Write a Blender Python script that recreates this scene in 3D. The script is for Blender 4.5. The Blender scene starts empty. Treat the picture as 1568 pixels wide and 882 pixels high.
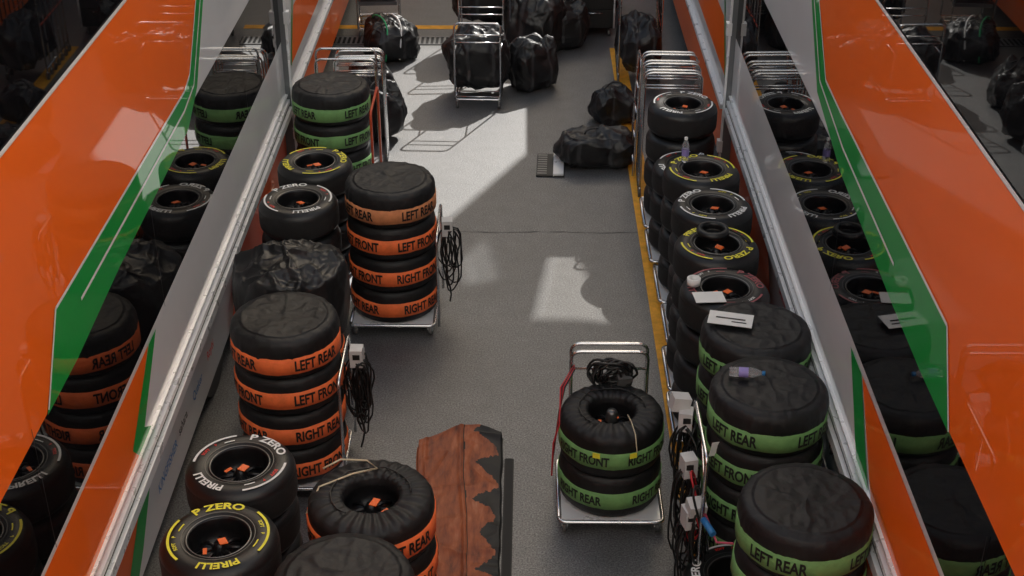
import bpy, math, random
from mathutils import Vector, Euler, Matrix, noise
from mathutils.geometry import tessellate_polygon
random.seed(7)
sc = bpy.context.scene
COL = bpy.context.collection
R_ = math.radians

# ------------------------------------------------------------------ materials
def mat(name, col, rough=0.5, metal=0.0, coat=0.0, coat_r=0.03, spec=0.5, ior=1.5,
        var=0.0, vscale=8.0, bump=0.0, bscale=40.0, sheen=0.0, trans=0.0, rvar=0.0, bdist=.01):
    m = bpy.data.materials.new(name); m.use_nodes = True
    nt = m.node_tree; b = nt.nodes['Principled BSDF']
    b.inputs['Base Color'].default_value = (*col, 1)
    b.inputs['Roughness'].default_value = rough
    b.inputs['Metallic'].default_value = metal
    b.inputs['Coat Weight'].default_value = coat
    b.inputs['Coat Roughness'].default_value = coat_r
    b.inputs['Specular IOR Level'].default_value = spec
    b.inputs['IOR'].default_value = ior
    b.inputs['Sheen Weight'].default_value = sheen
    b.inputs['Transmission Weight'].default_value = trans
    tc = nt.nodes.new('ShaderNodeTexCoord')
    if var > 0 or rvar > 0:
        n = nt.nodes.new('ShaderNodeTexNoise'); n.inputs['Scale'].default_value = vscale
        n.inputs['Detail'].default_value = 6; n.inputs['Roughness'].default_value = 0.65
        nt.links.new(tc.outputs['Object'], n.inputs['Vector'])
        if var > 0:
            r = nt.nodes.new('ShaderNodeMapRange')
            r.inputs['From Min'].default_value = 0.25; r.inputs['From Max'].default_value = 0.75
            r.inputs['To Min'].default_value = 1 - var; r.inputs['To Max'].default_value = 1 + var
            nt.links.new(n.outputs['Fac'], r.inputs['Value'])
            vm = nt.nodes.new('ShaderNodeVectorMath'); vm.operation = 'SCALE'
            vm.inputs[0].default_value = col
            nt.links.new(r.outputs[0], vm.inputs['Scale'])
            nt.links.new(vm.outputs[0], b.inputs['Base Color'])
        if rvar > 0:
            r2 = nt.nodes.new('ShaderNodeMapRange')
            r2.inputs['From Min'].default_value = 0.3; r2.inputs['From Max'].default_value = 0.7
            r2.inputs['To Min'].default_value = max(0.0, rough - rvar); r2.inputs['To Max'].default_value = rough + rvar
            nt.links.new(n.outputs['Fac'], r2.inputs['Value'])
            nt.links.new(r2.outputs[0], b.inputs['Roughness'])
    if bump > 0:
        n2 = nt.nodes.new('ShaderNodeTexNoise'); n2.inputs['Scale'].default_value = bscale
        n2.inputs['Detail'].default_value = 5; n2.inputs['Distortion'].default_value = .6
        nt.links.new(tc.outputs['Object'], n2.inputs['Vector'])
        bp = nt.nodes.new('ShaderNodeBump'); bp.inputs['Strength'].default_value = bump
        bp.inputs['Distance'].default_value = bdist
        nt.links.new(n2.outputs['Fac'], bp.inputs['Height'])
        nt.links.new(bp.outputs[0], b.inputs['Normal'])
    return m

def tinted(name, c):
    m = bpy.data.materials.new(name); m.use_nodes = True
    nt = m.node_tree; nt.nodes.clear()
    t = nt.nodes.new('ShaderNodeBsdfTransparent'); t.inputs[0].default_value = (*c, 1)
    o = nt.nodes.new('ShaderNodeOutputMaterial'); nt.links.new(t.outputs[0], o.inputs[0])
    return m

M = {}
M['tint1'] = tinted('sun_patch_filter', (.40, .39, .375))  # see-through filter that sets the strength of the added floor sun patch
M['tint2'] = tinted('dim_sun_patch_filter', (.20, .20, .20))  # denser filter for the second, dimmer sun patch
M['cloth'] = mat('black_nylon_cloth', (.0095, .0095, .0105), rough=.55, spec=.42, var=.4, vscale=5, bump=.6, bscale=13)
M['bag'] = mat('black_bag_fabric', (.009, .009, .010), rough=.42, var=.3, vscale=6, bump=.4, bscale=16)
M['strap'] = mat('webbing_strap', (.035, .035, .037), rough=.6)
M['rubber'] = mat('tyre_rubber', (.009, .009, .010), rough=.42, var=.3, vscale=12, bump=.1, bscale=60)
M['rubber_worn'] = mat('tyre_tread', (.013, .0125, .0125), rough=.7, var=.3, vscale=15, bump=.3, bscale=50)
M['rim'] = mat('rim_black', (.02, .02, .022), rough=.3, metal=.6)
M['hub'] = mat('hub_grey', (.14, .14, .14), rough=.35, metal=.8)
M['sticker'] = mat('orange_sticker', (.95, .17, .03), rough=.45)
M['band_o'] = mat('orange_band', (.95, .19, .05), rough=.7, var=.18, vscale=14, bump=.2, bscale=60)
M['band_of'] = mat('faded_orange_band', (.62, .24, .10), rough=.75, var=.25, vscale=14, bump=.2, bscale=60)
M['band_g'] = mat('green_band', (.17, .36, .12), rough=.7, var=.2, vscale=14, bump=.2, bscale=60)
M['ink'] = mat('label_ink', (.010, .010, .010), rough=.6)
M['yel'] = mat('yellow_lettering', (.88, .80, .05), rough=.5, var=.12, vscale=30)
M['wht'] = mat('white_lettering', (.82, .82, .81), rough=.5, var=.12, vscale=30)
M['red'] = mat('red_lettering', (.8, .04, .03), rough=.5, var=.15, vscale=30)
M['pur'] = mat('maroon_lettering', (.34, .09, .10), rough=.5, var=.15, vscale=30)
M['chrome'] = mat('polished_steel', (.75, .75, .75), rough=.22, metal=1, rvar=.08, vscale=10)
M['alu'] = mat('brushed_aluminium', (.85, .86, .88), rough=.32, metal=.3, rvar=.1, vscale=6)
M['post'] = mat('grey_post', (.16, .17, .18), rough=.35, metal=.3)
M['castor'] = mat('castor_grey', (.1, .1, .1), rough=.5)
M['redpaint'] = mat('red_enamel', (.6, .08, .03), rough=.35)
M['orange'] = mat('gloss_orange_paint', (1.0, .155, .006), rough=.5, spec=.2, coat=.5, coat_r=.015, var=.02, vscale=1.2)
M['green'] = mat('gloss_green_paint', (.006, .34, .055), rough=.5, spec=.2, coat=.6, coat_r=.015)
M['white'] = mat('gloss_white_paint', (.83, .84, .86), rough=.4, coat=.8, coat_r=.02, var=.03, vscale=1.5)
M['silver'] = mat('silver_white_panel', (.84, .85, .87), rough=.35, coat=.9, coat_r=.02, var=.04, vscale=1.5)
M['blackp'] = mat('gloss_black_panel', (.004, .004, .005), rough=.015, ior=1.75)
M['seam'] = mat('panel_seam_rubber', (.01, .01, .01), rough=.7)
M['joint'] = mat('tar_joint', (.03, .03, .03), rough=.7)
M['wline'] = mat('white_pinstripe', (.88, .88, .88), rough=.4, coat=.5)
M['under'] = mat('underbody_dark', (.01, .01, .01), rough=.8)
M['skirto'] = mat('red_orange_skirt', (.9, .1, .015), rough=.45, coat=.5)
M['cable'] = mat('cable_black', (.012, .012, .012), rough=.4)
M['hosered'] = mat('red_hose', (.5, .02, .03), rough=.4)
M['hosepink'] = mat('pink_hose', (.7, .12, .2), rough=.4)
M['blue'] = mat('blue_plastic', (.03, .2, .5), rough=.4)
M['boxw'] = mat('control_box_grey', (.6, .6, .6), rough=.45, var=.1)
M['paper'] = mat('paper', (.82, .82, .80), rough=.7, var=.04)
M['grille'] = mat('dark_grille', (.03, .03, .03), rough=.5)
M['greytray'] = mat('grey_tray', (.09, .09, .095), rough=.45)
M['piping'] = mat('green_piping', (.03, .4, .16), rough=.5)
M['bottle'] = mat('clear_plastic', (.9, .92, .95), rough=.08, trans=.85, ior=1.35)
M['label'] = mat('bottle_label', (.3, .25, .6), rough=.5)
M['cream'] = mat('cream_cord', (.6, .52, .36), rough=.7)
M['yelpaint'] = mat('yellow_road_paint', (.85, .40, .03), rough=.65, var=.3, vscale=9, bump=.3, bscale=120)
M['steelgrate'] = mat('galvanised_grate', (.3, .3, .3), rough=.4, metal=.7)
M['wall'] = mat('pale_added_wall', (.80, .82, .84), rough=.8, var=.04, vscale=.6)  # surface of the added sun screen and bounce wall
M['darkblock'] = mat('dark_sky_blocker_surface', (.09, .09, .09), rough=.85, var=.2, vscale=.8)  # surface of the added block that darkens low sky reflections
M['glass'] = mat('window_glass', (.03, .04, .05), rough=.05)

def asphalt():
    m = bpy.data.materials.new('asphalt'); m.use_nodes = True
    nt = m.node_tree; b = nt.nodes['Principled BSDF']; L = nt.links.new
    tc = nt.nodes.new('ShaderNodeTexCoord')
    def nz(s, d=5, r=.6):
        n = nt.nodes.new('ShaderNodeTexNoise'); n.inputs['Scale'].default_value = s
        n.inputs['Detail'].default_value = d; n.inputs['Roughness'].default_value = r
        L(tc.outputs['Object'], n.inputs['Vector']); return n
    def ramp(src, p0, c0, p1, c1):
        r = nt.nodes.new('ShaderNodeValToRGB')
        r.color_ramp.elements[0].position = p0; r.color_ramp.elements[0].color = (*c0, 1)
        r.color_ramp.elements[1].position = p1; r.color_ramp.elements[1].color = (*c1, 1)
        L(src, r.inputs['Fac']); return r.outputs[0]
    def mul(a, b_, f=1):
        x = nt.nodes.new('ShaderNodeMix'); x.data_type = 'RGBA'; x.blend_type = 'MULTIPLY'; x.inputs[0].default_value = f
        L(a, x.inputs[6]); L(b_, x.inputs[7]); return x.outputs[2]
    big = nz(.9, 7, .68); fine = nz(80, 3, .8); mid = nz(6, 6, .7)
    vor = nt.nodes.new('ShaderNodeTexVoronoi'); vor.inputs['Scale'].default_value = 48
    L(tc.outputs['Object'], vor.inputs['Vector'])
    spots = nt.nodes.new('ShaderNodeTexVoronoi'); spots.inputs['Scale'].default_value = 2.3
    L(tc.outputs['Object'], spots.inputs['Vector'])
    c = ramp(big.outputs['Fac'], .3, (.036, .036, .037), .75, (.066, .066, .067))
    c = mul(c, ramp(fine.outputs['Fac'], .40, (.3, .3, .3), .64, (1.9, 1.9, 1.9)))
    c = mul(c, ramp(mid.outputs['Fac'], .33, (.62, .62, .62), .6, (1.12, 1.12, 1.12)))
    c = mul(c, ramp(vor.outputs['Distance'], .10, (4.2, 4.1, 4.0), .2, (1, 1, 1)), .6)
    c = mul(c, ramp(spots.outputs['Distance'], .03, (.35, .35, .35), .07, (1, 1, 1)), .8)
    L(c, b.inputs['Base Color'])
    b.inputs['Roughness'].default_value = .58
    sp = ramp(fine.outputs['Fac'], .36, (.4, .4, .4), .66, (.95, .95, .95))
    L(sp, b.inputs['Specular IOR Level'])
    b.inputs['IOR'].default_value = 2.2
    bp = nt.nodes.new('ShaderNodeBump'); bp.inputs['Strength'].default_value = .35; bp.inputs['Distance'].default_value = .004
    L(fine.outputs['Fac'], bp.inputs['Height']); L(bp.outputs[0], b.inputs['Normal'])
    return m
M['asphalt'] = asphalt()

def rust():
    m = bpy.data.materials.new('rust_brown_burnt'); m.use_nodes = True
    nt = m.node_tree; b = nt.nodes['Principled BSDF']; L = nt.links.new
    tc = nt.nodes.new('ShaderNodeTexCoord')
    mp = nt.nodes.new('ShaderNodeMapping'); mp.inputs['Scale'].default_value = (9, 2.2, 4)
    L(tc.outputs['Object'], mp.inputs['Vector'])
    n = nt.nodes.new('ShaderNodeTexNoise'); n.inputs['Scale'].default_value = 2.0; n.inputs['Detail'].default_value = 8
    n.inputs['Roughness'].default_value = .62
    L(mp.outputs[0], n.inputs['Vector'])
    r = nt.nodes.new('ShaderNodeValToRGB'); cr = r.color_ramp
    cr.elements[0].position = .25; cr.elements[0].color = (.05, .018, .010, 1)
    cr.elements[1].position = .8; cr.elements[1].color = (.52, .22, .12, 1)
    e = cr.elements.new(.42); e.color = (.24, .06, .022, 1)
    e = cr.elements.new(.58); e.color = (.38, .10, .032, 1)
    L(n.outputs['Fac'], r.inputs['Fac']); L(r.outputs[0], b.inputs['Base Color'])
    b.inputs['Roughness'].default_value = .6
    bp = nt.nodes.new('ShaderNodeBump'); bp.inputs['Strength'].default_value = .5; bp.inputs['Distance'].default_value = .01
    L(n.outputs['Fac'], bp.inputs['Height']); L(bp.outputs[0], b.inputs['Normal'])
    return m
M['rust'] = rust()

# ------------------------------------------------------------------ mesh builder
class MB:
    def __init__(s): s.v = []; s.f = []; s.m = []; s.sm = []; s.mats = []
    def mi(s, key):
        if key not in s.mats: s.mats.append(key)
        return s.mats.index(key)
    def face(s, idx, key, smooth=False):
        s.f.append(idx); s.m.append(s.mi(key)); s.sm.append(smooth)
    def box(s, c, d, key, rot=None):
        n = len(s.v); cx, cy, cz = c; a, b, e = d[0] / 2, d[1] / 2, d[2] / 2
        for x, y, z in [(-a, -b, -e), (a, -b, -e), (a, b, -e), (-a, b, -e), (-a, -b, e), (a, -b, e), (a, b, e), (-a, b, e)]:
            p = Vector((x, y, z))
            if rot: p = Euler(rot).to_matrix() @ p
            s.v.append((p.x + cx, p.y + cy, p.z + cz))
        for q in [(0, 3, 2, 1), (4, 5, 6, 7), (0, 1, 5, 4), (1, 2, 6, 5), (2, 3, 7, 6), (3, 0, 4, 7)]:
            s.face([n + i for i in q], key)
    def lathe(s, prof, key, c=(0, 0, 0), seg=72, disp=None, rot=None, keys=None):
        n = len(s.v)
        RM = Euler(rot).to_matrix() if rot else None
        for (r, z) in prof:
            for k in range(seg):
                a = 2 * math.pi * k / seg
                p = Vector((r * math.cos(a), r * math.sin(a), z))
                if disp: p = disp(p, r, a)
                if RM: p = RM @ p
                s.v.append((p.x + c[0], p.y + c[1], p.z + c[2]))
        for i in range(len(prof) - 1):
            kk = keys[i] if keys else key
            for k in range(seg):
                k2 = (k + 1) % seg
                s.face([n + i * seg + k, n + i * seg + k2, n + (i + 1) * seg + k2, n + (i + 1) * seg + k], kk, True)
    def tube(s, pts, r, key, seg=8):
        pts = [Vector(p) for p in pts]
        n = len(s.v); t0 = (pts[1] - pts[0]).normalized()
        up = Vector((0, 0, 1)) if abs(t0.z) < .9 else Vector((1, 0, 0))
        nrm = t0.cross(up).normalized()
        for i, p in enumerate(pts):
            if i == 0: t = pts[1] - pts[0]
            elif i == len(pts) - 1: t = pts[-1] - pts[-2]
            else: t = pts[i + 1] - pts[i - 1]
            if t.length < 1e-9: t = t0.copy()
            t.normalize()
            nrm = (nrm - t * nrm.dot(t))
            if nrm.length < 1e-6: nrm = t.orthogonal()
            nrm.normalize(); bn = t.cross(nrm)
            for k in range(seg):
                a = 2 * math.pi * k / seg
                q = p + (nrm * math.cos(a) + bn * math.sin(a)) * r
                s.v.append(tuple(q))
        for i in range(len(pts) - 1):
            for k in range(seg):
                k2 = (k + 1) % seg
                s.face([n + i * seg + k, n + i * seg + k2, n + (i + 1) * seg + k2, n + (i + 1) * seg + k], key, True)
        s.face([n + k for k in range(seg)][::-1], key)
        s.face([n + (len(pts) - 1) * seg + k for k in range(seg)], key)
    def raw(s, verts, faces, key, smooth=False):
        n = len(s.v); s.v += [tuple(v) for v in verts]
        for f in faces: s.face([n + i for i in f], key, smooth)
    def make(s, name, loc=(0, 0, 0), rz=0, rot=None, parent=None):
        me = bpy.data.meshes.new(name); me.from_pydata(s.v, [], s.f)
        for k in s.mats: me.materials.append(M[k])
        me.polygons.foreach_set('material_index', s.m)
        me.polygons.foreach_set('use_smooth', s.sm)
        me.update()
        o = bpy.data.objects.new(name, me); o.location = loc
        o.rotation_euler = rot if rot else (0, 0, rz)
        COL.objects.link(o)
        if parent: o.parent = parent
        return o

_tc = {}
def text(body, size=1.0, off=.02):
    k = (body, off)
    if k not in _tc:
        cu = bpy.data.curves.new('tmp', 'FONT'); cu.body = body; cu.size = 1; cu.offset = off; cu.resolution_u = 3
        cu.align_x = 'CENTER'; cu.align_y = 'CENTER'
        ob = bpy.data.objects.new('tmp', cu); COL.objects.link(ob)
        bpy.context.view_layer.update()
        dg = bpy.context.evaluated_depsgraph_get()
        me = bpy.data.meshes.new_from_object(ob.evaluated_get(dg))
        vs = [tuple(v.co) for v in me.vertices]; fs = [tuple(p.vertices) for p in me.polygons]
        bpy.data.objects.remove(ob); bpy.data.meshes.remove(me)
        _tc[k] = (vs, fs)
    vs, fs = _tc[k]
    return [(x * size, y * size) for x, y, z in vs], fs

def fillet(pts, rad, closed=False, n=5):
    pts = [Vector(p) for p in pts]; out = []
    N = len(pts)
    for i in range(N):
        if not closed and i in (0, N - 1): out.append(pts[i]); continue
        a, b, c = pts[i - 1], pts[i], pts[(i + 1) % N]
        p0 = b + (a - b).normalized() * rad; p1 = b + (c - b).normalized() * rad
        for k in range(n + 1):
            t = k / n; out.append(p0 * (1 - t) ** 2 + b * 2 * t * (1 - t) + p1 * t * t)
    if closed: out.append(out[0].copy())
    return out

# ------------------------------------------------------------------ parts
def cyl_text(mb, body, r, z, phi, size, key='ink', xs=.66):
    vs, fs = text(body, size, .032)
    out = []
    for x, y in vs:
        a = phi + x * xs / r
        out.append((r * math.sin(a), -r * math.cos(a), z + y))
    mb.raw(out, fs, key)

def polar_text(mb, body, r, z, th, size, key, xs=1.0):
    vs, fs = text(body, size, .03)
    out = []
    for x, y in vs:
        a = th - x * xs / r
        rr = r + y
        zz = z - max(0, rr - .285) * .45
        out.append((rr * math.cos(a), rr * math.sin(a), zz))
    mb.raw(out, fs, key)

def arc_band(mb, r0, r1, z, a0, a1, key, n=24):
    vs = []; fs = []
    for i in range(n + 1):
        a = a0 + (a1 - a0) * i / n
        vs += [(r0 * math.cos(a), r0 * math.sin(a), z), (r1 * math.cos(a), r1 * math.sin(a), z)]
    for i in range(n): fs.append((2 * i, 2 * i + 1, 2 * i + 3, 2 * i + 2))
    mb.raw(vs, fs, key)

def add_wheel_dish(mb, zt, ang=0):
    mb.lathe([(.182, zt - .012), (.172, zt - .008), (.166, zt - .02), (.158, zt - .08), (.15, zt - .15), (.02, zt - .17), (.0005, zt - .17)], 'rim', seg=48)
    mb.lathe([(.1725, zt - .006), (.1765, zt - .0035), (.1805, zt - .006)], 'hub', seg=48)
    for k in range(8):
        a = ang + k * math.pi / 4
        mb.tube([(.03 * math.cos(a), .03 * math.sin(a), zt - .09), (.1 * math.cos(a), .1 * math.sin(a), zt - .1), (.157 * math.cos(a), .157 * math.sin(a), zt - .14)], .012, 'rim', 6)
    mb.lathe([(.05, zt - .17), (.048, zt - .085), (.03, zt - .07), (.028, zt - .05), (.0005, zt - .048)], 'rim', seg=20)
    mb.box((.02, 0, zt - .04), (.06, .045, .006), 'sticker', (0.1, 0.1, ang + .3))
    mb.box((.085 * math.cos(ang + 1.9), .085 * math.sin(ang + 1.9), zt - .078), (.05, .022, .004), 'sticker', (0, 0, ang))

def add_tyre(mb, z0, w, top=False, r=.33):
    h = w
    prof = [(.18, .02), (.2, .004), (.25, 0), (.285, .008), (r - .014, .035), (r - .003, .06), (r, .085), (r, h / 2),
            (r, h - .085), (r - .003, h - .06), (r - .014, h - .035), (.285, h - .008), (.25, h), (.2, h - .004), (.182, h - .014)]
    keys = ['rubber'] * 5 + ['rubber_worn'] * 4 + ['rubber'] * 5
    mb.lathe([(a, z0 + b) for a, b in prof], 'rubber', seg=72, keys=keys)

def wheel_letters(mb, zt, key, ang, key2='red'):
    z = zt + .0025
    polar_text(mb, 'P ZERO', .252, z, ang, .074, key, 1.2)
    polar_text(mb, 'PIRELLI', .252, z, ang + math.pi, .068, key, 1.1)
    for s in (0, 1):
        base = ang + math.pi / 2 + s * math.pi
        arc_band(mb, .266, .281, z, base - .66, base + .66, key)
        arc_band(mb, .224, .232, z, base - .60, base - .32, key, 8)
        polar_text(mb, 'SOFT', .242, z, base + .25, .028, key2)
        polar_text(mb, 'P', .242, z, base - .1, .028, key2)
    arc_band(mb, .2, .2035, z, 0, 2 * math.pi, 'hub', 60)

def trolley_base(mb, half=.36, key='chrome'):
    z = .1
    mb.tube(fillet([(-half, -half, z), (half, -half, z), (half, half, z), (-half, half, z)], .05, True), .014, key)
    mb.box((0, 0, z + .008), (half * 1.9, half * 1.9, .01), 'alu')
    for x in (-half + .04, half - .04):
        for y in (-half + .04, half - .04):
            mb.tube([(x - .014, y, .042), (x + .014, y, .042)], .042, 'castor', 12)
            mb.box((x, y, .07), (.045, .05, .045), 'chrome')

def hoop(mb, x0, x1, y, z0, z1, r=.011, key='chrome', rad=.07):
    mb.tube(fillet([(x0, y, z0), (x0, y, z1), (x1, y, z1), (x1, y, z0)], rad), r, key)

def box_and_cables(mb, x, y, z, seed=0, drop=.75):
    rnd = random.Random(seed)
    mb.box((x, y, z), (.09, .1, .14), 'boxw', (0, 0, rnd.uniform(-.3, .3)))
    mb.box((x + .001, y - .054, z + .02), (.05, .006, .04), 'ink')
    for k in range(9):
        L = rnd.uniform(.3, .62) * drop; w = rnd.uniform(.03, .09); ox = rnd.uniform(-.03, .05); oy = rnd.uniform(-.06, .06)
        pts = []
        for i in range(17):
            t = i / 16; a = t * 2 * math.pi
            pts.append((x + ox + w * math.sin(a) + .012 * math.sin(3 * a + k), y + oy + .03 * math.sin(a * 2 + k), z - L / 2 - .02 + L / 2 * math.cos(a)))
        mb.tube(pts, .007, 'cable', 6)
    pts = [(x + .02 * math.sin(i), y, z - .1 - i * .07) for i in range(int((z - .15) / .07))]
    if len(pts) > 2: mb.tube(pts, .008, 'cable', 6)

def nz(x, y, z): return noise.noise(Vector((x, y, z)))
def ridge(x, y, z): return 1 - 2 * abs(noise.noise(Vector((x, y, z))))
def crease(x, y, z, f, seed=0):
    wx = x + .12 * nz(x * 4 + seed, y * 4, z * 4); wy = y + .12 * nz(x * 4, y * 4 + seed, z * 4 + 9)
    n = abs(nz(wx * f + seed, wy * f, z * f))
    return max(0.0, 1 - n * 3.2) ** 1.6

def blanket_stack(name, x, y, labels, band='band_o', bands=None, r=.37, top=1.33, phase=45, hole=False, n=None,
                  fs=.112, seed=0, base=True, nostart=0, extra=None, rz=0):
    mb = MB(); n = n or len(labels)
    zb = .115; h = (top - zb - .01) / n
    if base: trolley_base(mb)
    def side_disp(p, rr, a):
        k = 1 + (.014 * nz(3 * math.cos(a), 3 * math.sin(a), p.z * 5 + seed) + .008 * ridge(9 * math.cos(a), 9 * math.sin(a), p.z * 9 + seed))
        return Vector((p.x * k, p.y * k, p.z))
    for i in range(n):
        z0 = zb + h * (n - 1 - i)
        bt = i == 0
        prof = [(r - .07, .0), (r - .035, .004), (r - .018, .016), (r - .005, .04), (r, .075), (r + .001, h * .5), (r, h - .07), (r - .005, h - .04)]
        if not bt: prof += [(r - .018, h - .016), (r - .035, h - .004), (r - .07, h)]
        prof2 = []
        for j in range(len(prof) - 1):
            for t in (0, .5): prof2.append((prof[j][0] * (1 - t) + prof[j + 1][0] * t, prof[j][1] * (1 - t) + prof[j + 1][1] * t))
        prof2.append(prof[-1])
        mb.lathe([(a, z0 + b) for a, b in prof2], 'cloth', seg=88, disp=side_disp)
        if i >= nostart and labels[i % len(labels)]:
            key = bands[i] if bands else band
            bz = z0 + h * (.47 if not (bt and not hole) else .40)
            def bd(p, rr, a):
                q = side_disp(p, rr, a); q.z += .008 * nz(2 * math.cos(a), 2 * math.sin(a), seed + i); return q
            mb.lathe([(r - .004, bz - .066), (r + .0085, bz - .062), (r + .009, bz), (r + .0085, bz + .062), (r - .004, bz + .066)], key, seg=88, disp=bd)
            for q in range(4):
                jit = .04 * math.sin(seed * 3 + i * 5 + q)
                cyl_text(mb, labels[i % len(labels)], r + .0165, bz, R_(phase + 90 * q) + jit, fs)
    zt = zb + h * n
    if not hole:
        def td(p, rr, a):
            e = max(0, (rr - .2) / .17)
            mk = max(0, .35 + nz(p.x * 5 + seed, p.y * 5, 4)) ; mk2 = max(0, .3 + nz(p.x * 6, p.y * 6 + seed, 8))
            w = .008 * nz(p.x * 3.4, p.y * 3.4, seed + 5) + .012 * mk * crease(p.x * .6, p.y * 1.3, 0, 4, seed) + .012 * mk2 * crease(p.x * 1.4, p.y * .6, 1, 6, seed)
            w += .006 * nz(p.x * 13, p.y * 13, seed) + .004 * nz(p.x * 26, p.y * 26, seed)
            g = e * .010 * nz(math.cos(a) * 7, math.sin(a) * 7, seed) + e * .010 * nz(math.cos(a) * 14, math.sin(a) * 14, seed)
            sd = max(0, zt - p.z) * 6
            g += min(1, sd) * .02 * crease(math.cos(a) * .5, math.sin(a) * .5, p.z * .4, 7, seed)
            q = Vector((p.x, p.y, p.z + w * (1 - .3 * e) - min(1, sd) * w))
            k = 1 + g + .01 * nz(3 * math.cos(a), 3 * math.sin(a), p.z * 6 + seed)
            q.x *= k; q.y *= k
            return q
        prof = [(r + .002, -.125), (r + .005, -.11), (r + .006, -.09), (r + .005, -.075), (r + .004, -.06), (r + .001, -.045), (r - .002, -.032), (r - .012, -.012), (r - .022, -.004), (r - .035, .002), (r - .055, .008), (r - .07, .010)]
        prof += [(.3 * k / 22, .012) for k in range(22, 0, -1)] + [(.0008, .012)]
        mb.lathe([(a, zt + b) for a, b in prof], 'cloth', seg=160, disp=td)
    else:
        def td(p, rr, a):
            e = min(1, max(0, (rr - .13) / .1))
            g = .006 * math.sin(a * 26 + 2 * math.sin(a * 3 + seed)) * e * (1 if rr < r - .02 else .4)
            return Vector((p.x, p.y, p.z + g + .006 * nz(p.x * 6, p.y * 6, seed)))
        prof = [(r + .002, -.12), (r + .002, -.06), (r, -.035), (r - .012, -.012), (r - .03, .004), (r - .07, .014), (.25, .018), (.22, .012), (.19, .014), (.17, .008), (.16, -.01), (.155, -.05)]
        mb.lathe([(a, zt + b) for a, b in prof], 'cloth', seg=160, disp=td)
        add_wheel_dish(mb, zt - .01, seed)
        pts = [(.23 * math.cos(t * .32), .23 * math.sin(t * .32), zt + .026 + .006 * math.sin(t * 2)) for t in range(14)]
        mb.tube(pts, .005, 'cable', 6)
    if extra: extra(mb, zt)
    return mb.make(name, (x, y, 0), rz)

def tyre_stack(name, x, y, key='wht', ang=0.0, top=1.25, n=4, base=True, extra=None, key2='red'):
    mb = MB(); zb = .11 if base else 0.0
    h = (top - zb) / n
    if base: trolley_base(mb, .33)
    rnd = random.Random(int(x * 100 + y * 10))
    for i in range(n):
        sub = MB(); add_tyre(sub, zb + h * (n - 1 - i), h - .004)
        dx, dy = (rnd.uniform(-.008, .008), rnd.uniform(-.008, .008)) if i else (0, 0)
        nn = len(mb.v); mb.v += [(a + dx, b + dy, c) for a, b, c in sub.v]
        for f, m_ in zip(sub.f, sub.m): mb.face([nn + q for q in f], sub.mats[m_], True)
    zt = zb + h * n - .004
    add_wheel_dish(mb, zt, ang); wheel_letters(mb, zt, key, ang, key2)
    if extra: extra(mb, zt)
    return mb.make(name, (x, y, 0))

def bag(name, x, y, size, seed=0, rz=0, key='bag', z=0, wr=1.0, extra=None, pinch=.25, handle=True):
    mb = MB(); U, V = 160, 90
    sx, sy, sz = size; verts = []; faces = []; tag = []
    for j in range(V + 1):
        th = math.pi * j / V
        for i in range(U):
            ph = 2 * math.pi * i / U
            n_ = Vector((math.sin(th) * math.cos(ph), math.sin(th) * math.sin(ph), math.cos(th)))
            e = .5
            p = Vector([math.copysign(abs(c) ** e, c) for c in n_])
            k = 1 - pinch * max(0, p.z) ** 2
            q = Vector((p.x * sx / 2 * k, p.y * sy / 2 * k, (p.z * .5 + .5) * sz))
            tag.append((abs(abs(p.x) - .42) < .045, abs(p.y) < .02 and p.z > 0))
            lump = 1 + .16 * nz(p.x * 1.2 + seed, p.y * 1.2, p.z * 1.2)
            q.x *= lump; q.y *= lump; q.z *= 1 + .22 * nz(p.x * 1.3, p.y * 1.3 + seed, 3)
            w = .03 * nz(q.x * 4 + seed, q.y * 4, q.z * 3) + .040 * crease(q.x, q.y, q.z * .5, 2.6, seed) \
                + .022 * crease(q.x, q.y, q.z * .6, 5.5, seed + 3) + .009 * crease(q.x, q.y, q.z, 11, seed + 5)
            q += n_ * (w - .02) * wr
            q.z = max(q.z, .004)
            verts.append(q)
    mb.v = [tuple(v) for v in verts]
    for j in range(V):
        for i in range(U):
            i2 = (i + 1) % U; t = tag[j * U + i]
            mb.face([j * U + i, (j + 1) * U + i, (j + 1) * U + i2, j * U + i2], 'strap' if (t[0] or t[1]) else key, True)
    if handle:
        pts = [(-.12, 0, sz * .88), (-.1, .0, sz * 1.02), (0, .03, sz * 1.08), (.1, 0, sz * 1.02), (.12, 0, sz * .88)]
        mb.tube(fillet(pts, .03), .011, 'strap', 6)
    if extra: extra(mb)
    return mb.make(name, (x, y, z), rz)

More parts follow.
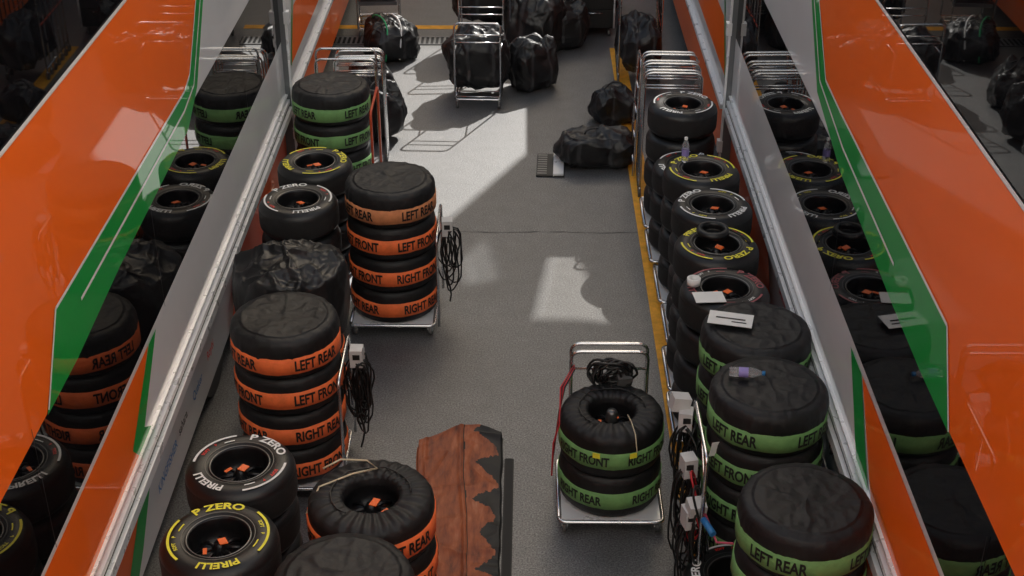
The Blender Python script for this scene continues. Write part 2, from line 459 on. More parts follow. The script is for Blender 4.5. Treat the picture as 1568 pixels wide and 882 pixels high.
def bag_trolley(name, x, y, w=.52, d=.6, h=1.05, rz=0, bars=2, key='chrome', load=None):
    mb = MB()
    z = .12
    mb.tube(fillet([(-w / 2, -d / 2, z), (w / 2, -d / 2, z), (w / 2, d / 2, z), (-w / 2, d / 2, z)], .04, True), .012, key)
    for k in range(4):
        yy = -d / 2 + d * (k + .5) / 4
        mb.tube([(-w / 2, yy, z), (w / 2, yy, z)], .008, key)
    for xx in (-w / 2 + .02, w / 2 - .02):
        for yy in (-d / 2 + .03, d / 2 - .03):
            mb.tube([(xx - .014, yy, .04), (xx + .014, yy, .04)], .04, 'castor', 12)
            mb.tube([(xx, yy, .06), (xx, yy, .12)], .014, 'chrome')
    hoop(mb, -w / 2, w / 2, -d / 2, z, h, .012, key)
    hoop(mb, -w / 2, w / 2, d / 2, z, h + .1, .012, key)
    for k in range(bars):
        zz = h - .14 - k * .09
        mb.tube([(-w / 2, -d / 2, zz), (w / 2, -d / 2, zz)], .008, key)
        mb.tube([(-w / 2, d / 2, zz + .1), (w / 2, d / 2, zz + .1)], .008, key)
    mb.tube([(-w / 2, -d / 2, h - .35), (-w / 2, d / 2, h - .35)], .009, key)
    mb.tube([(w / 2, -d / 2, h - .35), (w / 2, d / 2, h - .35)], .009, key)
    if load: load(mb)
    return mb.make(name, (x, y, 0), rz)

def hoop_rack(name, x, y, w=.55, n=5, h=1.35, rz=0, dy=.11, key='chrome'):
    mb = MB()
    for k in range(n):
        yy = k * dy; hh = h - .02 * (k % 2)
        hoop(mb, -w / 2, w / 2, yy, .1, hh, .012, key, .08)
        mb.tube([(-w / 2, yy, hh - .16), (w / 2, yy, hh - .16)], .009, key)
        for xx in (-w / 2, w / 2):
            mb.tube([(xx - .014, yy, .045), (xx + .014, yy, .045)], .045, 'castor', 12)
            mb.tube([(xx, yy, .06), (xx, yy, .11)], .012, 'chrome')
    for xx in (-w / 2, w / 2):
        mb.tube([(xx, 0, .14), (xx, (n - 1) * dy, .14)], .012, key)
        mb.tube([(xx, 0, h * .55), (xx, (n - 1) * dy, h * .55)], .010, 'redpaint')
    return mb.make(name, (x, y, 0), rz)

# ------------------------------------------------------------------ ground
mb = MB()
S = 900
mb.raw([(-S, -S, 0), (S, -S, 0), (S, S, 0), (-S, S, 0)], [(0, 1, 2, 3)], 'asphalt')
mb.make('asphalt_ground')
mb = MB()
mb.raw([(1.13, -3, .004), (1.32, -3, .004), (1.32, 17.2, .004), (1.13, 17.2, .004)], [(0, 1, 2, 3)], 'yelpaint')
mb.make('painted_line')
mb = MB()
mb.raw([(-6, 17.93, .004), (-.9, 17.93, .004), (-.9, 18.08, .004), (-6, 18.08, .004)], [(0, 1, 2, 3)], 'yelpaint')
mb.make('painted_line')
mb = MB()
mb.box((-3.3, 17.45, .003), (4.7, .30, .006), 'seam')
for i in range(72):
    mb.box((-5.6 + i * .065, 17.45, .009), (.028, .26, .006), 'steelgrate')
mb.box((-3.3, 17.31, .009), (4.7, .02, .006), 'steelgrate'); mb.box((-3.3, 17.59, .009), (4.7, .02, .006), 'steelgrate')
mb.make('drain_grating')
mb = MB()
vs = []; fs = []
for i in range(240):
    x = -2.3 + i * .018; y = 11.95 + .02 * nz(x * 2, 0, 0) + .012 * nz(x * 11, 2, 0)
    w_ = max(.0006, .003 + .007 * nz(x * 7, 1, 0)); vs += [(x, y - w_, .003), (x, y + w_, .003)]
for i in range(239): fs.append((2 * i, 2 * i + 2, 2 * i + 3, 2 * i + 1))
mb.raw(vs, fs, 'joint'); mb.make('pavement_joint')

# ------------------------------------------------------------------ transporters
def wall_poly(mb, sgn, X0, off, pts, key):
    x = X0 - sgn * off
    vs = [(x, a, b) for a, b in pts]
    area = sum(pts[i][0] * pts[(i + 1) % len(pts)][1] - pts[(i + 1) % len(pts)][0] * pts[i][1] for i in range(len(pts)))
    idx = list(range(len(pts)))
    if (area > 0) == (sgn > 0): idx.reverse()
    mb.raw(vs, [idx], key)

def pinstripe(mb, sgn, X0, off, pts, w, key='wline'):
    for (a, b), (c, d) in zip(pts[:-1], pts[1:]):
        dv = Vector((c - a, d - b)); L = dv.length; nrm = Vector((-dv.y, dv.x)) / L * w / 2
        wall_poly(mb, sgn, X0, off, [(a - nrm.x, b - nrm.y), (c - nrm.x, d - nrm.y), (c + nrm.x, d + nrm.y), (a + nrm.x, b + nrm.y)], key)

def truck(name, sgn, X0, rail, topz, O, G, Bz, lowG, lowO, skG, skO, yend, stripes):
    mb = MB()
    W2 = 2.5
    cx = X0 + sgn * W2 / 2
    mb.box((cx, (yend - 4) / 2, (rail + 4.85) / 2), (W2, yend + 4, 4.85 - rail), 'silver')
    mb.box((cx + sgn * .04, (yend - 4) / 2, (rail + .2) / 2), (W2 - .08, yend + 4, rail - .2), 'white')
    mb.box((cx + sgn * .2, (yend - 4) / 2, .14), (W2 - .5, yend + 3.6, .28), 'under')
    for yy in (0.5, 1.7, 9.2, 10.5):
        mb.tube([(cx - 1.15, yy, .45), (cx - .85, yy, .45)], .45, 'rubber', 28)
        mb.tube([(cx + .85, yy, .45), (cx + 1.15, yy, .45)], .45, 'rubber', 28)
    wall_poly(mb, sgn, X0, .002, [(-4, topz), (yend, topz), (yend, 4.84), (-4, 4.84)], 'blackp')
    wall_poly(mb, sgn, X0, .002, [(-4, Bz[0]), (yend, Bz[0] + Bz[2]), (yend, Bz[1]), (-4, Bz[1])], 'blackp')
    wall_poly(mb, sgn, X0, .004, O, 'orange')
    wall_poly(mb, sgn, X0, .006, G, 'green')
    wall_poly(mb, sgn, X0, .004, lowO, 'orange')
    wall_poly(mb, sgn, X0, .006, lowG, 'green')
    wall_poly(mb, sgn, X0 + sgn * .04, .004, skO, 'orange')
    wall_poly(mb, sgn, X0 + sgn * .04, .006, skG, 'green')
    pinstripe(mb, sgn, X0, .008, [(-4, topz), (yend, topz)], .022)
    for st in stripes: pinstripe(mb, sgn, X0, .0085, st, .02)
    for yy in (2.2, 5.35 if sgn < 0 else 4.6, 7.75, 10.9):
        pinstripe(mb, sgn, X0, .010, [(yy, Bz[0] + .02), (yy, 2.35)], .006, 'seam')
    xr = X0 - sgn * .03
    L = yend + 4; ym = (yend - 4) / 2
    mb.box((xr, ym, rail - .045), (.06, L, .07), 'alu')
    mb.box((X0 - sgn * .016, ym, rail + .008), (.03, L, .032), 'seam')
    mb.box((X0 - sgn * .02, ym, rail + .045), (.04, L, .036), 'alu')
    mb.box((X0 - sgn * .012, ym, rail + .11), (.024, L, .012), 'alu')
    mb.box((X0 + sgn * .05, yend + .045, 2.5), (.2, .09, 4.9), 'post')
    mb.box((X0 + sgn * .05, yend + .12, 2.5), (.16, .06, 4.9), 'seam')
    mb.box((X0 - sgn * .06, yend + .02, 2.5), (.02, .03, 4.8), 'alu')
    for z in (.7, 1.9, 3.1, 4.3):
        mb.box((X0 - sgn * .07, yend + .03, z), (.05, .08, .12), 'alu')
    y0 = yend + .35; ys = 15.6; y1 = 24.5; hh = 3.6
    mb.box((cx, (y0 + ys) / 2, (.95 + 2.12) / 2), (W2, ys - y0, 2.12 - .95), 'white')  # front section cut low, shaped so sun passes over to the floor patch
    mb.box((cx, (ys + y1) / 2, (.95 + hh) / 2), (W2, y1 - ys, hh - .95), 'white')
    mb.box((cx + sgn * .03, (y0 + y1) / 2, (.95 + .3) / 2), (W2 - .06, y1 - y0, .65), 'white')
    wall_poly(mb, sgn, X0 + sgn * .03, .003, [(y0, .32), (y1, .32), (y1, .93), (y0, .93)], 'orange')
    wall_poly(mb, sgn, X0, .003, [(y0 + .1, 1.25), (y1, 1.25), (y1, 1.75), (y0 + .5, 1.75)], 'orange')
    wall_poly(mb, sgn, X0, .003, [(ys + .2, 1.8), (y1, 1.8), (y1, 2.6), (ys + .2, 2.6)], 'blackp')
    pinstripe(mb, sgn, X0, .006, [(y0 + .1, 1.25), (y0 + .6, 2.1)], .05, 'green')
    mb.box((X0 - sgn * .02, (y0 + y1) / 2, .98), (.05, y1 - y0, .05), 'alu')
    wall_poly(mb, sgn, X0 + sgn * .04, .003, [(9.6, .25), (yend, .25), (yend, rail - .09), (10.3, rail - .09)], 'skirto')
    logos = ['VJM', 'UST', 'hype', 'NEC', 'SMIRNOFF', 'KINGFISHER', 'sahara', 'Quaker', 'Roybi']
    cols = ['ink', 'blue', 'red', 'ink', 'red', 'blue']
    for i, lg in enumerate(logos):
        vs, fs = text(lg, .1)
        yy = 7.35 + (i % 5) * .48 + .1 * (i // 5); zz = .78 - .22 * (i // 5) - .02 * (i % 2)
        x = X0 + sgn * .04 - sgn * .005
        out = [(x, yy - sgn * a * 1.0, zz + b) for a, b in vs]
        mb.raw(out, [f[::-1] if sgn < 0 else f for f in fs], cols[i % 6])
    return mb.make(name)

truck('race_transporter', -1, -2.36, 1.0, 3.66,
      O=[(-4, 2.28), (5.58, 2.28), (5.94, 2.64), (8.95, 2.62), (9.2, 2.75), (10.1, 3.64), (-4, 3.64)],
      G=[(5.58, 2.27), (6.1, 2.27), (7.0, 2.33), (8.9, 2.38), (9.3, 2.55), (10.35, 3.64), (10.1, 3.64), (9.1, 2.68), (8.9, 2.66), (5.92, 2.68)],
      Bz=(1.6, 2.5, .06),
      lowG=[(7.31, 1.6), (7.5, 1.6), (6.98, 1.2), (7.2, 1.06), (6.85, 1.06), (6.70, 1.22)],
      lowO=[(-4, 1.06), (6.93, 1.06), (6.74, 1.22), (7.3, 1.6), (-4, 1.6)],
      skG=[(7.0, .9), (7.25, .9), (6.7, .45), (6.3, .22), (5.95, .22), (6.4, .5)],
      skO=[(-4, .22), (6.05, .22), (7.1, .9), (-4, .9)], yend=12.75,
      stripes=[[(5.6, 2.29), (5.93, 2.68), (8.92, 2.66), (9.12, 2.71), (10.1, 3.64)], [(6.3, 2.52), (8.85, 2.54), (9.2, 2.6), (10.25, 3.64)]])
truck('race_transporter', 1, 2.01, 1.12, 3.76,
      O=[(-4, 2.42), (5.27, 2.42), (5.55, 2.83), (8.05, 2.87), (8.6, 2.88), (9.6, 3.74), (-4, 3.74)],
      G=[(5.27, 2.41), (5.8, 2.41), (6.5, 2.44), (7.9, 2.54), (8.8, 2.72), (9.85, 3.74), (9.6, 3.74), (8.55, 2.87), (8.05, 2.86), (5.53, 2.83)],
      Bz=(1.74, 2.6, .08),
      lowG=[(7.1, 1.74), (6.8, 1.74), (6.3, 1.2), (6.2, 1.18), (6.6, 1.18)],
      lowO=[(-4, 1.18), (6.2, 1.18), (6.78, 1.74), (-4, 1.74)],
      skG=[(6.6, 1.0), (6.8, 1.0), (6.2, .4), (6.0, .22), (5.8, .22)],
      skO=[(-4, .22), (5.8, .22), (6.6, 1.0), (-4, 1.0)], yend=12.45,
      stripes=[[(5.27, 2.42), (5.54, 2.84), (8.07, 2.87), (8.58, 2.89), (9.6, 3.74)], [(6.5, 2.64), (7.9, 2.70), (8.75, 2.82), (9.75, 3.74)]])

# ------------------------------------------------------------------ unseen walls added to block
mb = MB()
outer = [(12.9, 0), (24.3, 0), (24.3, 13.2), (12.9, 13.2)]  # unseen sheet added to keep direct sun off the aisle
sun_hole = [(21.9, 8.45), (19.15, 7.70), (19.6, 8.05), (20.6, 8.9)]  # opening shaped so sun through it draws a bright patch on the floor
dim_sun_hole = [(23.95, 10.35), (23.05, 9.75), (22.0, 9.5), (22.45, 9.98)]  # second opening, shaped for the fainter floor patch
loops = [[Vector((a, b, 0)) for a, b in L] for L in (outer, sun_hole, dim_sun_hole)]
flat = [v for L in loops for v in L]
tris = tessellate_polygon(loops)
mb.raw([(5.0, v.x, v.y) for v in flat], [tuple(t) for t in tris], 'wall')
mb.raw([(5.02, a, b) for a, b in sun_hole], [tuple(range(len(sun_hole)))], 'tint1')
mb.raw([(5.02, a, b) for a, b in dim_sun_hole], [tuple(range(len(dim_sun_hole)))], 'tint2')
mb.box((5.15, 22.5, 15.85), (.3, 30, 5.3), 'wall')  # upper strip added to shade the left stacks and truck side
for yy in (13.0, 16.7, 24.2): mb.box((5.25, yy, 6.5), (.4, .25, 13), 'alu')
for fl in range(2):
    for k in range(4):
        mb.box((4.97, 14.4 + k * 2.7, 2.2 + fl * 3.1), (.05, 1.8, 1.7), 'glass')
        mb.box((4.94, 14.4 + k * 2.7, 1.3 + fl * 3.1), (.12, 2.0, .08), 'alu')
mb.make('added_sun_screen')
mb = MB()
mb.box((0, -6.2, 13), (70, 6, 26), 'wall')  # unseen pale wall added behind the camera to bounce sunlight into the aisle
for k in range(22):
    mb.box((-31.5 + k * 3, -3.19, 1.5), (2.2, .05, 2.6), 'glass')
    mb.box((-31.5 + k * 3, -3.15, 22.2), (2.2, .1, .1), 'alu')
mb.make('added_bounce_wall')
mb = MB()
mb.box((-6, 50, 11), (90, 12, 22), 'darkblock')  # unseen dark mass added to hide bright low sky from floor reflections
mb.box((-6, 50, 22.3), (91, 13, .6), 'darkblock')
for fl in range(6):
    for k in range(28):
        mb.box((-49 + k * 3.2, 43.98, 3 + fl * 3.3), (1.3, .06, 1.9), 'glass')
    mb.box((-6, 43.8, 1.8 + fl * 3.3), (90, .4, .12), 'darkblock')
mb.make('added_dark_sky_blocker')

# ------------------------------------------------------------------ stacks, left
def ex_L3(mb, zt):
    mb.tube(fillet([(.4, -.36, .1), (.4, -.36, .95), (.4, .3, .95), (.4, .3, .1)], .07), .012, 'chrome')
    box_and_cables(mb, .47, -.02, .88, 5, 1.0)
def ex_L5(mb, zt):
    mb.tube(fillet([(.39, -.3, .1), (.39, -.3, .98), (.39, .34, .98), (.39, .34, .1)], .07), .012, 'chrome')
    box_and_cables(mb, .47, .12, .92, 9, 1.1); box_and_cables(mb, .45, .3, .78, 12, .9)
def ex_L8(mb, zt):
    mb.tube([(-.3, .22, zt + .02), (-.2, .27, zt + .05), (-.05, .3, zt + .02), (.02, .2, zt + .04), (-.12, .16, zt + .03), (-.3, .05, zt + .02), (-.37, -.05, zt - .1)], .006, 'cream', 6)
def ex_L1(mb, zt):
    mb.tube(fillet([(.41, -.3, .1), (.41, -.3, 1.15), (.41, .4, 1.15), (.41, .4, .1)], .07), .013, 'redpaint')
    hoop(mb, -.2, .4, .42, .1, 1.42, .012); hoop(mb, -.2, .4, .5, .1, 1.5, .012)
    mb.tube([(-.2, .42, 1.25), (.4, .42, 1.25)], .009, 'chrome')

blanket_stack('tyre_blanket_stack', -1.87, 12.5, ['LEFT REAR', 'LEFT FRONT', 'RIGHT FRONT', 'RIGHT REAR'], 'band_g', seed=1, phase=50, fs=.105, extra=ex_L1)
blanket_stack('tyre_blanket_stack', -1.11, 10.37, ['LEFT REAR', 'LEFT FRONT', 'RIGHT FRONT', 'RIGHT REAR'], bands=['band_of', 'band_o', 'band_o', 'band_o'], seed=2, phase=45, extra=ex_L3)
blanket_stack('tyre_blanket_stack', -1.65, 8.13, ['LEFT REAR', 'LEFT FRONT', 'RIGHT REAR', 'RIGHT FRONT'], seed=3, phase=42, extra=ex_L5)
blanket_stack('tyre_blanket_stack', -.86, 6.2, ['LEFT REAR', 'LEFT FRONT', 'RIGHT REAR', 'RIGHT FRONT'], seed=4, phase=40, hole=True, r=.36, extra=ex_L8, top=1.3)
blanket_stack('tyre_blanket_stack', -.93, 5.45, ['LEFT REAR', 'LEFT FRONT', 'RIGHT REAR', 'RIGHT FRONT'], seed=5, r=.37, top=1.36)
tyre_stack('tyre_stack', -1.83, 11.0, 'yel', .4, 1.2)
tyre_stack('tyre_stack', -1.86, 10.2, 'wht', 2.0, 1.22)
tyre_stack('tyre_stack', -1.68, 6.56, 'wht', .9, 1.25)
tyre_stack('tyre_stack', -1.67, 5.87, 'yel', 1.75, 1.27, key2='yel')
def ex_L4(mb, zt):
    U, V = 150, 70; verts = []; faces = []
    for j in range(V + 1):
        t = j / V
        for i in range(U):
            a = 2 * math.pi * i / U
            rr = .38 * min(1, (t * 1.5) ** .8) if t < .66 else .38 + .03 * math.sin((t - .66) * 9)
            z = .10 * math.cos(min(t, .66) / .66 * math.pi / 2) + .03 if t < .66 else .03 - (t - .66) * 1.5
            x, y = rr * math.cos(a) * 1.05, rr * math.sin(a)
            w = .05 * nz(x * 3, y * 3, z * 2 + 7) + .05 * crease(x, y, z * .3, 2.3, 7) + .022 * crease(x, y, z * .4, 5, 2) + .009 * crease(x, y, z, 12, 4)
            verts.append((x * (1 + w * .8), y * (1 + w * .8), zt + z + w))
    for j in range(V):
        for i in range(U):
            i2 = (i + 1) % U; faces.append((j * U + i, (j + 1) * U + i, (j + 1) * U + i2, j * U + i2))
    mb.raw(verts, faces, 'bag', True)
blanket_stack('tyre_blanket_stack', -1.74, 8.95, ['LEFT REAR', 'LEFT FRONT', 'RIGHT REAR', 'RIGHT FRONT'], seed=6, extra=ex_L4, nostart=2, top=1.24, r=.36)

# ------------------------------------------------------------------ stacks, right
def headset(mb, zt):
    mb.lathe([(.09, 0), (.125, .005), (.13, .03), (.12, .055), (.09, .06), (.085, .03), (.09, 0)], 'rubber', c=(-.02, .12, zt + .01), seg=40)
    mb.tube([(.1, .2, zt + .02), (.2, .1, zt + .01), (.25, -.02, zt + .01)], .007, 'cable', 6)
tyre_stack('tyre_stack', 1.52, 12.2, 'wht', 1.0, 1.27)
tyre_stack('tyre_stack', 1.54, 10.76, 'yel', 2.2, 1.25)
tyre_stack('tyre_stack', 1.55, 10.07, 'wht', -.7 + math.pi, 1.25, key2='yel')
tyre_stack('tyre_stack', 1.50, 9.37, 'yel', -.9, 1.26, extra=headset)
tyre_stack('tyre_stack', 1.48, 8.70, 'pur', .5, 1.25, key2='wht')
tyre_stack('tyre_stack', 1.52, 11.5, 'wht', .5, .95, n=3)
GL = ['LEFT REAR', 'LEFT FRONT', 'RIGHT REAR', 'RIGHT FRONT']
blanket_stack('tyre_blanket_stack', 1.60, 8.0, GL, 'band_g', seed=11, phase=-48, top=1.34)
blanket_stack('tyre_blanket_stack', 1.57, 7.25, GL, 'band_g', seed=12, phase=-42, top=1.36)
blanket_stack('tyre_blanket_stack', 1.60, 6.10, GL, 'band_g', seed=13, phase=-35, top=1.36)
def ex_R10(mb, zt):
    hoop(mb, -.27, .27, .40, .1, zt + .22, .013); hoop(mb, -.27, .27, .46, .1, zt + .25, .013)
    mb.tube([(-.27, .40, zt + .08), (.27, .40, zt + .08)], .010, 'chrome')
    rnd = random.Random(8)
    for k in range(18):
        pts = []
        rr = rnd.uniform(.07, .15); cx = rnd.uniform(-.03, .07); cz = rnd.uniform(.05, .11); fl = rnd.uniform(.55, .95); cy = rnd.uniform(.30, .39)
        for i in range(25):
            a = i / 24 * 2 * math.pi
            pts.append((cx + rr * math.cos(a), cy + .02 * math.sin(a * 2 + k), zt + cz + rr * fl * math.sin(a) + .008 * math.sin(a * 5 + k)))
        mb.tube(pts, .009, 'cable', 6)
    mb.box((.1, .3, zt + .05), (.1, .06, .07), 'castor', (.2, 0, .2))
    for k in range(4):
        mb.tube([(-.25, .32 + k * .02, zt + .12), (-.32 - .01 * k, .2, zt + .05), (-.36, .1 - .05 * k, zt - .08), (-.4, -.02, .4 + .04 * k), (-.41, -.1, .3)], .006, 'hosered' if k % 2 else 'cable', 6)
    mb.tube([(.1, -.1, zt + .03), (.12, -.18, zt + .03), (.14, -.3, zt + .01), (.15, -.38, zt - .08)], .004, 'cream', 6)
    mb.lathe([(.0005, .0), (.03, -.002), (.04, -.02), (.045, -.08)], 'hub', c=(0, 0, zt + .0), seg=24)
    for a in (-.32, .34):
        mb.box((.384 * math.sin(a), -.384 * math.cos(a), zt - .12), (.05, .004, .04), 'yel', (0, 0, a))
blanket_stack('tyre_blanket_stack', .62, 7.78, ['RIGHT FRONT', 'RIGHT REAR'], 'band_g', seed=14, phase=50, hole=True, n=2, top=.80, r=.355, fs=.10, extra=ex_R10)
tyre_stack('loose_tyre', 1.36, 6.66, 'wht', 3.2, .32, n=1, base=False)

# ------------------------------------------------------------------ small things on the stacks
def bottle(name, x, y, z, rot, cap='ink'):
    mb = MB()
    mb.lathe([(.0005, 0), (.028, 0), (.032, .01), (.031, .06), (.032, .15), (.02, .185), (.013, .2), (.013, .212)], 'bottle', seg=20)
    mb.lathe([(.0325, .06), (.0325, .12)], 'label', seg=20)
    mb.lathe([(.015, .205), (.015, .226), (.0005, .227)], cap, seg=16)
    return mb.make(name, (x, y, z), rot=rot)
bottle('water_bottle', 1.40, 10.86, 1.262, (0, 0, 0), 'wht')
bottle('water_bottle', 1.32, 7.33, 1.405, (0, R_(88), R_(-8)), 'blue')
mb = MB(); mb.box((0, 0, 0), (.30, .17, .004), 'paper'); mb.box((0, .0, .005), (.2, .012, .003), 'ink'); mb.box((.06, -.04, .005), (.1, .008, .003), 'ink')
mb.make('paper_sheet', (1.42, 8.02, 1.38), rot=(0, 0, R_(-14)))
mb = MB(); mb.box((0, 0, 0), (.22, .15, .003), 'paper'); mb.make('paper_sheet', (1.34, 8.52, 1.262), rot=(0, .02, R_(6)))
mb = MB(); mb.lathe([(.028, 0), (.05, 0), (.05, .05), (.028, .05), (.028, 0)], 'paper', seg=28); mb.make('tape_roll', (1.25, 8.72, 1.256))

# ------------------------------------------------------------------ cable stand on the right
mb = MB()
mb.tube(fillet([(0, -.35, .03), (0, -.35, 1.15), (0, .3, 1.15), (0, .3, .03)], .06), .014, 'chrome')
mb.tube([(0, -.35, .6), (0, .3, .6)], .011, 'chrome'); mb.tube([(.1, -.3, .05), (.0, -.1, 1.12)], .008, 'chrome')
for y, z, s in ((.25, 1.02, 21), (-.25, .62, 22), (-.02, .85, 23)): box_and_cables(mb, -.06, y, z, s, 1.2)
mb.box((-.1, .3, 1.12), (.12, .09, .1), 'boxw', (0, .2, .2)); mb.box((-.03, -.28, .72), (.11, .1, .09), 'boxw', (.2, 0, .2))
rnd = random.Random(4)
for k in range(14):
    y0 = rnd.uniform(-.3, .25); z0 = rnd.uniform(.5, 1.1); pts = []
    w = rnd.uniform(.05, .12); L = rnd.uniform(.12, .3)
    for i in range(18):
        a = i / 17 * 2 * math.pi
        pts.append((-.03 + .03 * math.sin(a * 2 + k), y0 + w * math.sin(a), z0 - L + L * math.cos(a)))
    mb.tube(pts, .008, 'hosered' if k % 6 == 5 else 'cable', 6)
mb.tube([(.02, -.3, .7), (.08, -.5, .62), (.2, -.56, .66), (.3, -.6, .75), (.33, -.58, .85)], .008, 'hosepink', 6)
mb.tube([(0, -.4, .72), (.05, -.52, .70)], .022, 'blue', 10)
mb.box((.1, -.02, .98), (.07, .004, .1), 'paper', (0, .2, .5))
mb.make('cable_stand', (1.13, 7.1, 0))

# ------------------------------------------------------------------ rust coloured burnt mat
mb = MB(); U, V = 90, 420; verts = []; faces = []
for j in range(V + 1):
    t = j / V; y = 5.2 + t * 3.2
    fl = min(1, max(0, (y - 7.0) / 1.3)); fl = fl * fl * (3 - 2 * fl)
    xl = -.62 - .17 * fl + .010 * nz(0, y * 3, 2); xr = -.14 + .012 * nz(3, y * 5, 2)
    for i in range(U + 1):
        u = i / U; x = xl + (xr - xl) * u
        yy = y + fl * (.22 * math.sin(min(1, u / .72) * math.pi / 2) - .10 * max(0, u - .72) / .28)
        z = .028 + .012 * nz(x * 5, y * 2.2, 0) + .008 * ridge(x * 4, y * 5, 4)
        z += .012 * crease(x * .5, y, 0, 6, 1) + .012 * math.exp(-((u - .5) / .03) ** 2) + .010 * math.exp(-((u - .1) / .02) ** 2) + .03 * max(0, (t - .93) / .07) ** 2
        if u < .02 or u > .98: z = .006
        verts.append((x, yy, max(z, .006)))
for j in range(V):
    for i in range(U):
        a = j * (U + 1) + i; u = i / U; y = 5.2 + j / V * 3.2
        tooth = abs(((y * 3.0 + .3 * nz(1, y * 2, 3)) % 1) - .5) * 2
        burnt = u > .94 - .28 * tooth ** 1.5 - .08 * (nz(u * 5, y * 5, 9) + .2) - .05 * nz(u * 22, y * 22, 1)
        burnt = burnt or abs(u - .535) < .008 + .006 * nz(1, y * 8, 5)
        faces.append((a, a + 1, a + U + 2, a + U + 1, 'ink' if burnt else 'rust'))
mb.v = [tuple(v) for v in verts]
for f in faces: mb.face(list(f[:4]), f[4], True)
mb.make('burnt_floor_mat')
mb = MB(); mb.box((0, 0, .008), (.07, 2.9, .016), 'ink'); mb.box((.0, 0, .018), (.05, 2.9, .006), 'seam'); mb.make('edge_plank', (-.10, 6.8, 0), R_(-.3))

# ------------------------------------------------------------------ bags and trolleys at the far end
bag('kit_bag', -.54, 15.6, (.74, .62, .68), 31, .1, z=.13)
bag_trolley('bag_trolley', -.52, 15.45, .53, .7, 1.05, R_(-2))
bag('kit_bag', .10, 15.85, (.58, .5, .6), 32, .5)
bag('kit_bag', -.5, 17.35, (.8, .6, .6), 33, .2, z=.4)
bag_trolley('bag_trolley', -.5, 17.3, .62, .8, 1.15, R_(3))
bag('kit_bag', .16, 17.1, (.75, .7, .8), 34, .9)
bag('kit_bag', .45, 18.2, (.9, .6, .9), 35, .2)
bag('kit_bag', -.2, 18.3, (.9, .6, .95), 39, .7)
bag('kit_bag', .55, 17.3, (.55, .5, .6), 45, .3)
def cabinet(name, x, y, w, d, h):
    mb = MB(); mb.box((0, 0, h / 2 + .12), (w, d, h), 'bag'); mb.box((0, 0, h + .13), (w + .03, d + .03, .025), 'greytray')
    for k in range(3): mb.box((0, -d / 2 - .006, .12 + h * (k + .5) / 3), (w * .9, .012, h / 3 - .03), 'ink'); mb.tube([(-.12, -d / 2 - .03, .2 + h * (k + .5) / 3), (.12, -d / 2 - .03, .2 + h * (k + .5) / 3)], .006, 'chrome')
    for a in (-1, 1):
        for b in (-1, 1): mb.tube([(a * (w / 2 - .06) - .015, b * (d / 2 - .06), .05), (a * (w / 2 - .06) + .015, b * (d / 2 - .06), .05)], .05, 'castor', 12)
    for a in (-1, 1): mb.tube([(a * w / 2, -d / 2, .12), (a * w / 2, -d / 2, h + .16)], .014, 'alu')
    return mb.make(name, (x, y, 0))
cabinet('rolling_cabinet', .93, 17.95, .55, .6, .8)
cabinet('rolling_cabinet', .98, 18.8, .7, .6, 1.1)
def pip(mb):
    for s in (-.12, .06):
        pts = []
        for i in range(16):
            a = math.pi * i / 15
            pts.append((s + .05 * math.sin(a * 2), -.30 * math.cos(a), .06 + .50 * math.sin(a) ** .6))
        mb.tube(pts, .011, 'piping' if s < 0 else 'wht', 6)
bag('kit_bag', -1.72, 16.85, (.66, .6, .5), 36, .3, extra=pip)
bag('kit_bag', -1.78, 15.3, (.5, .6, .5), 37, .3)
bag('kit_bag', -1.62, 14.3, (.45, .5, .6), 40, .8)
def trays(mb):
    for k in range(5): mb.box((.01 * (k % 2), 0, .45 + k * .1), (.5, .52, .05), 'greytray' if k % 2 == 0 else 'bag', (0, 0, .03 * k))
bag_trolley('tray_trolley', -1.95, 17.9, .55, .6, 1.0, R_(4), load=trays)
hoop_rack('trolley_rack', -1.72, 13.55, .5, 4, 1.2, R_(3))
hoop_rack('trolley_rack', 1.48, 12.75, .56, 6, 1.35, R_(-2), .13)
hoop_rack('trolley_rack', 1.42, 16.0, .5, 7, 1.25, R_(-2), .17)
bag('kit_bag', 1.42, 16.1, (.5, .8, .6), 41, .1, z=.2)
bag('kit_bag', 1.04, 14.75, (.48, .42, .44), 42, .4, z=.0)
mb = MB()
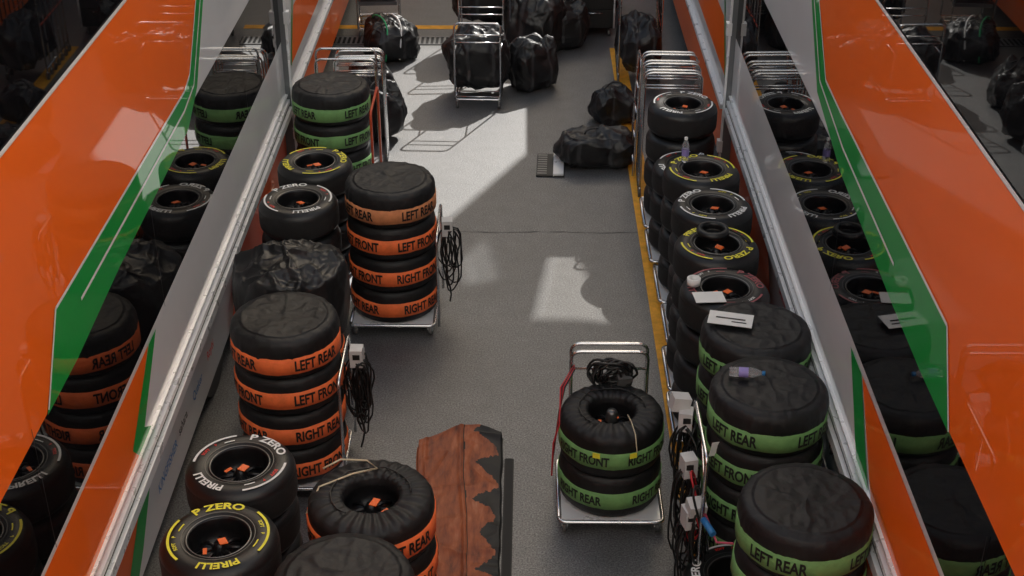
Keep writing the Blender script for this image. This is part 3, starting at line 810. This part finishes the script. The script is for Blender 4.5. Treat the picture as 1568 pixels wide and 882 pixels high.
mb.tube(fillet([(0, -.05, .05), (.06, .25, 1.2), (.06, .65, 1.2), (.0, .35, .05)], .07), .013, 'chrome')
for k in range(4): mb.tube([(0.01 * k, -.02 + .06 * k, .2 + k * .25), (.01 * k, .38 + .06 * k, .2 + k * .25)], .009, 'chrome')
mb.make('folding_hand_cart', (1.16, 13.2, 0))
bag('kit_bag', .78, 13.62, (.82, .5, .36), 43, -.05, wr=.9, pinch=.05)
mb = MB()
mb.box((0, 0, .012), (.30, .56, .016), 'grille')
for k in range(9):
    mb.box((-.09, -.23 + k * .058, .022), (.10, .022, .006), 'steelgrate')
mb.box((.09, 0, .03), (.10, .56, .02), 'alu'); mb.box((.035, 0, .025), (.012, .56, .03), 'alu')
mb.make('slotted_tray', (.30, 13.50, 0), R_(-2))

# ------------------------------------------------------------------ world, sun, camera
el, dirv = 38.0, Vector((.57, 1.2, 0)).normalized()
w = bpy.data.worlds.new('World'); sc.world = w; w.use_nodes = True
nt = w.node_tree; bg = nt.nodes['Background']
sky = nt.nodes.new('ShaderNodeTexSky'); sky.sky_type = 'NISHITA'; sky.sun_disc = False
sky.sun_elevation = R_(el); sky.sun_rotation = math.atan2(dirv.x, dirv.y)
sky.dust_density = 8.0; sky.air_density = 1.9; sky.ozone_density = 1.8
nt.links.new(sky.outputs[0], bg.inputs[0]); bg.inputs[1].default_value = .15
sun = bpy.data.lights.new('sun', 'SUN'); sun.energy = 5; sun.angle = R_(.5); sun.color = (1, .97, .92)
so = bpy.data.objects.new('sun', sun); COL.objects.link(so)
sv = Vector((dirv.x * math.cos(R_(el)), dirv.y * math.cos(R_(el)), math.sin(R_(el))))
so.rotation_euler = sv.to_track_quat('Z', 'Y').to_euler()
cam = bpy.data.cameras.new('camera'); cam.lens = 48.21; cam.sensor_width = 36; cam.clip_end = 3000
co = bpy.data.objects.new('camera', cam); co.location = (0, 0, 6.2)
co.rotation_euler = (R_(90 - 29.75), 0, R_(.5)); COL.objects.link(co); sc.camera = co
sc.view_settings.view_transform = 'Standard'; sc.view_settings.look = 'None'; sc.view_settings.exposure = 0
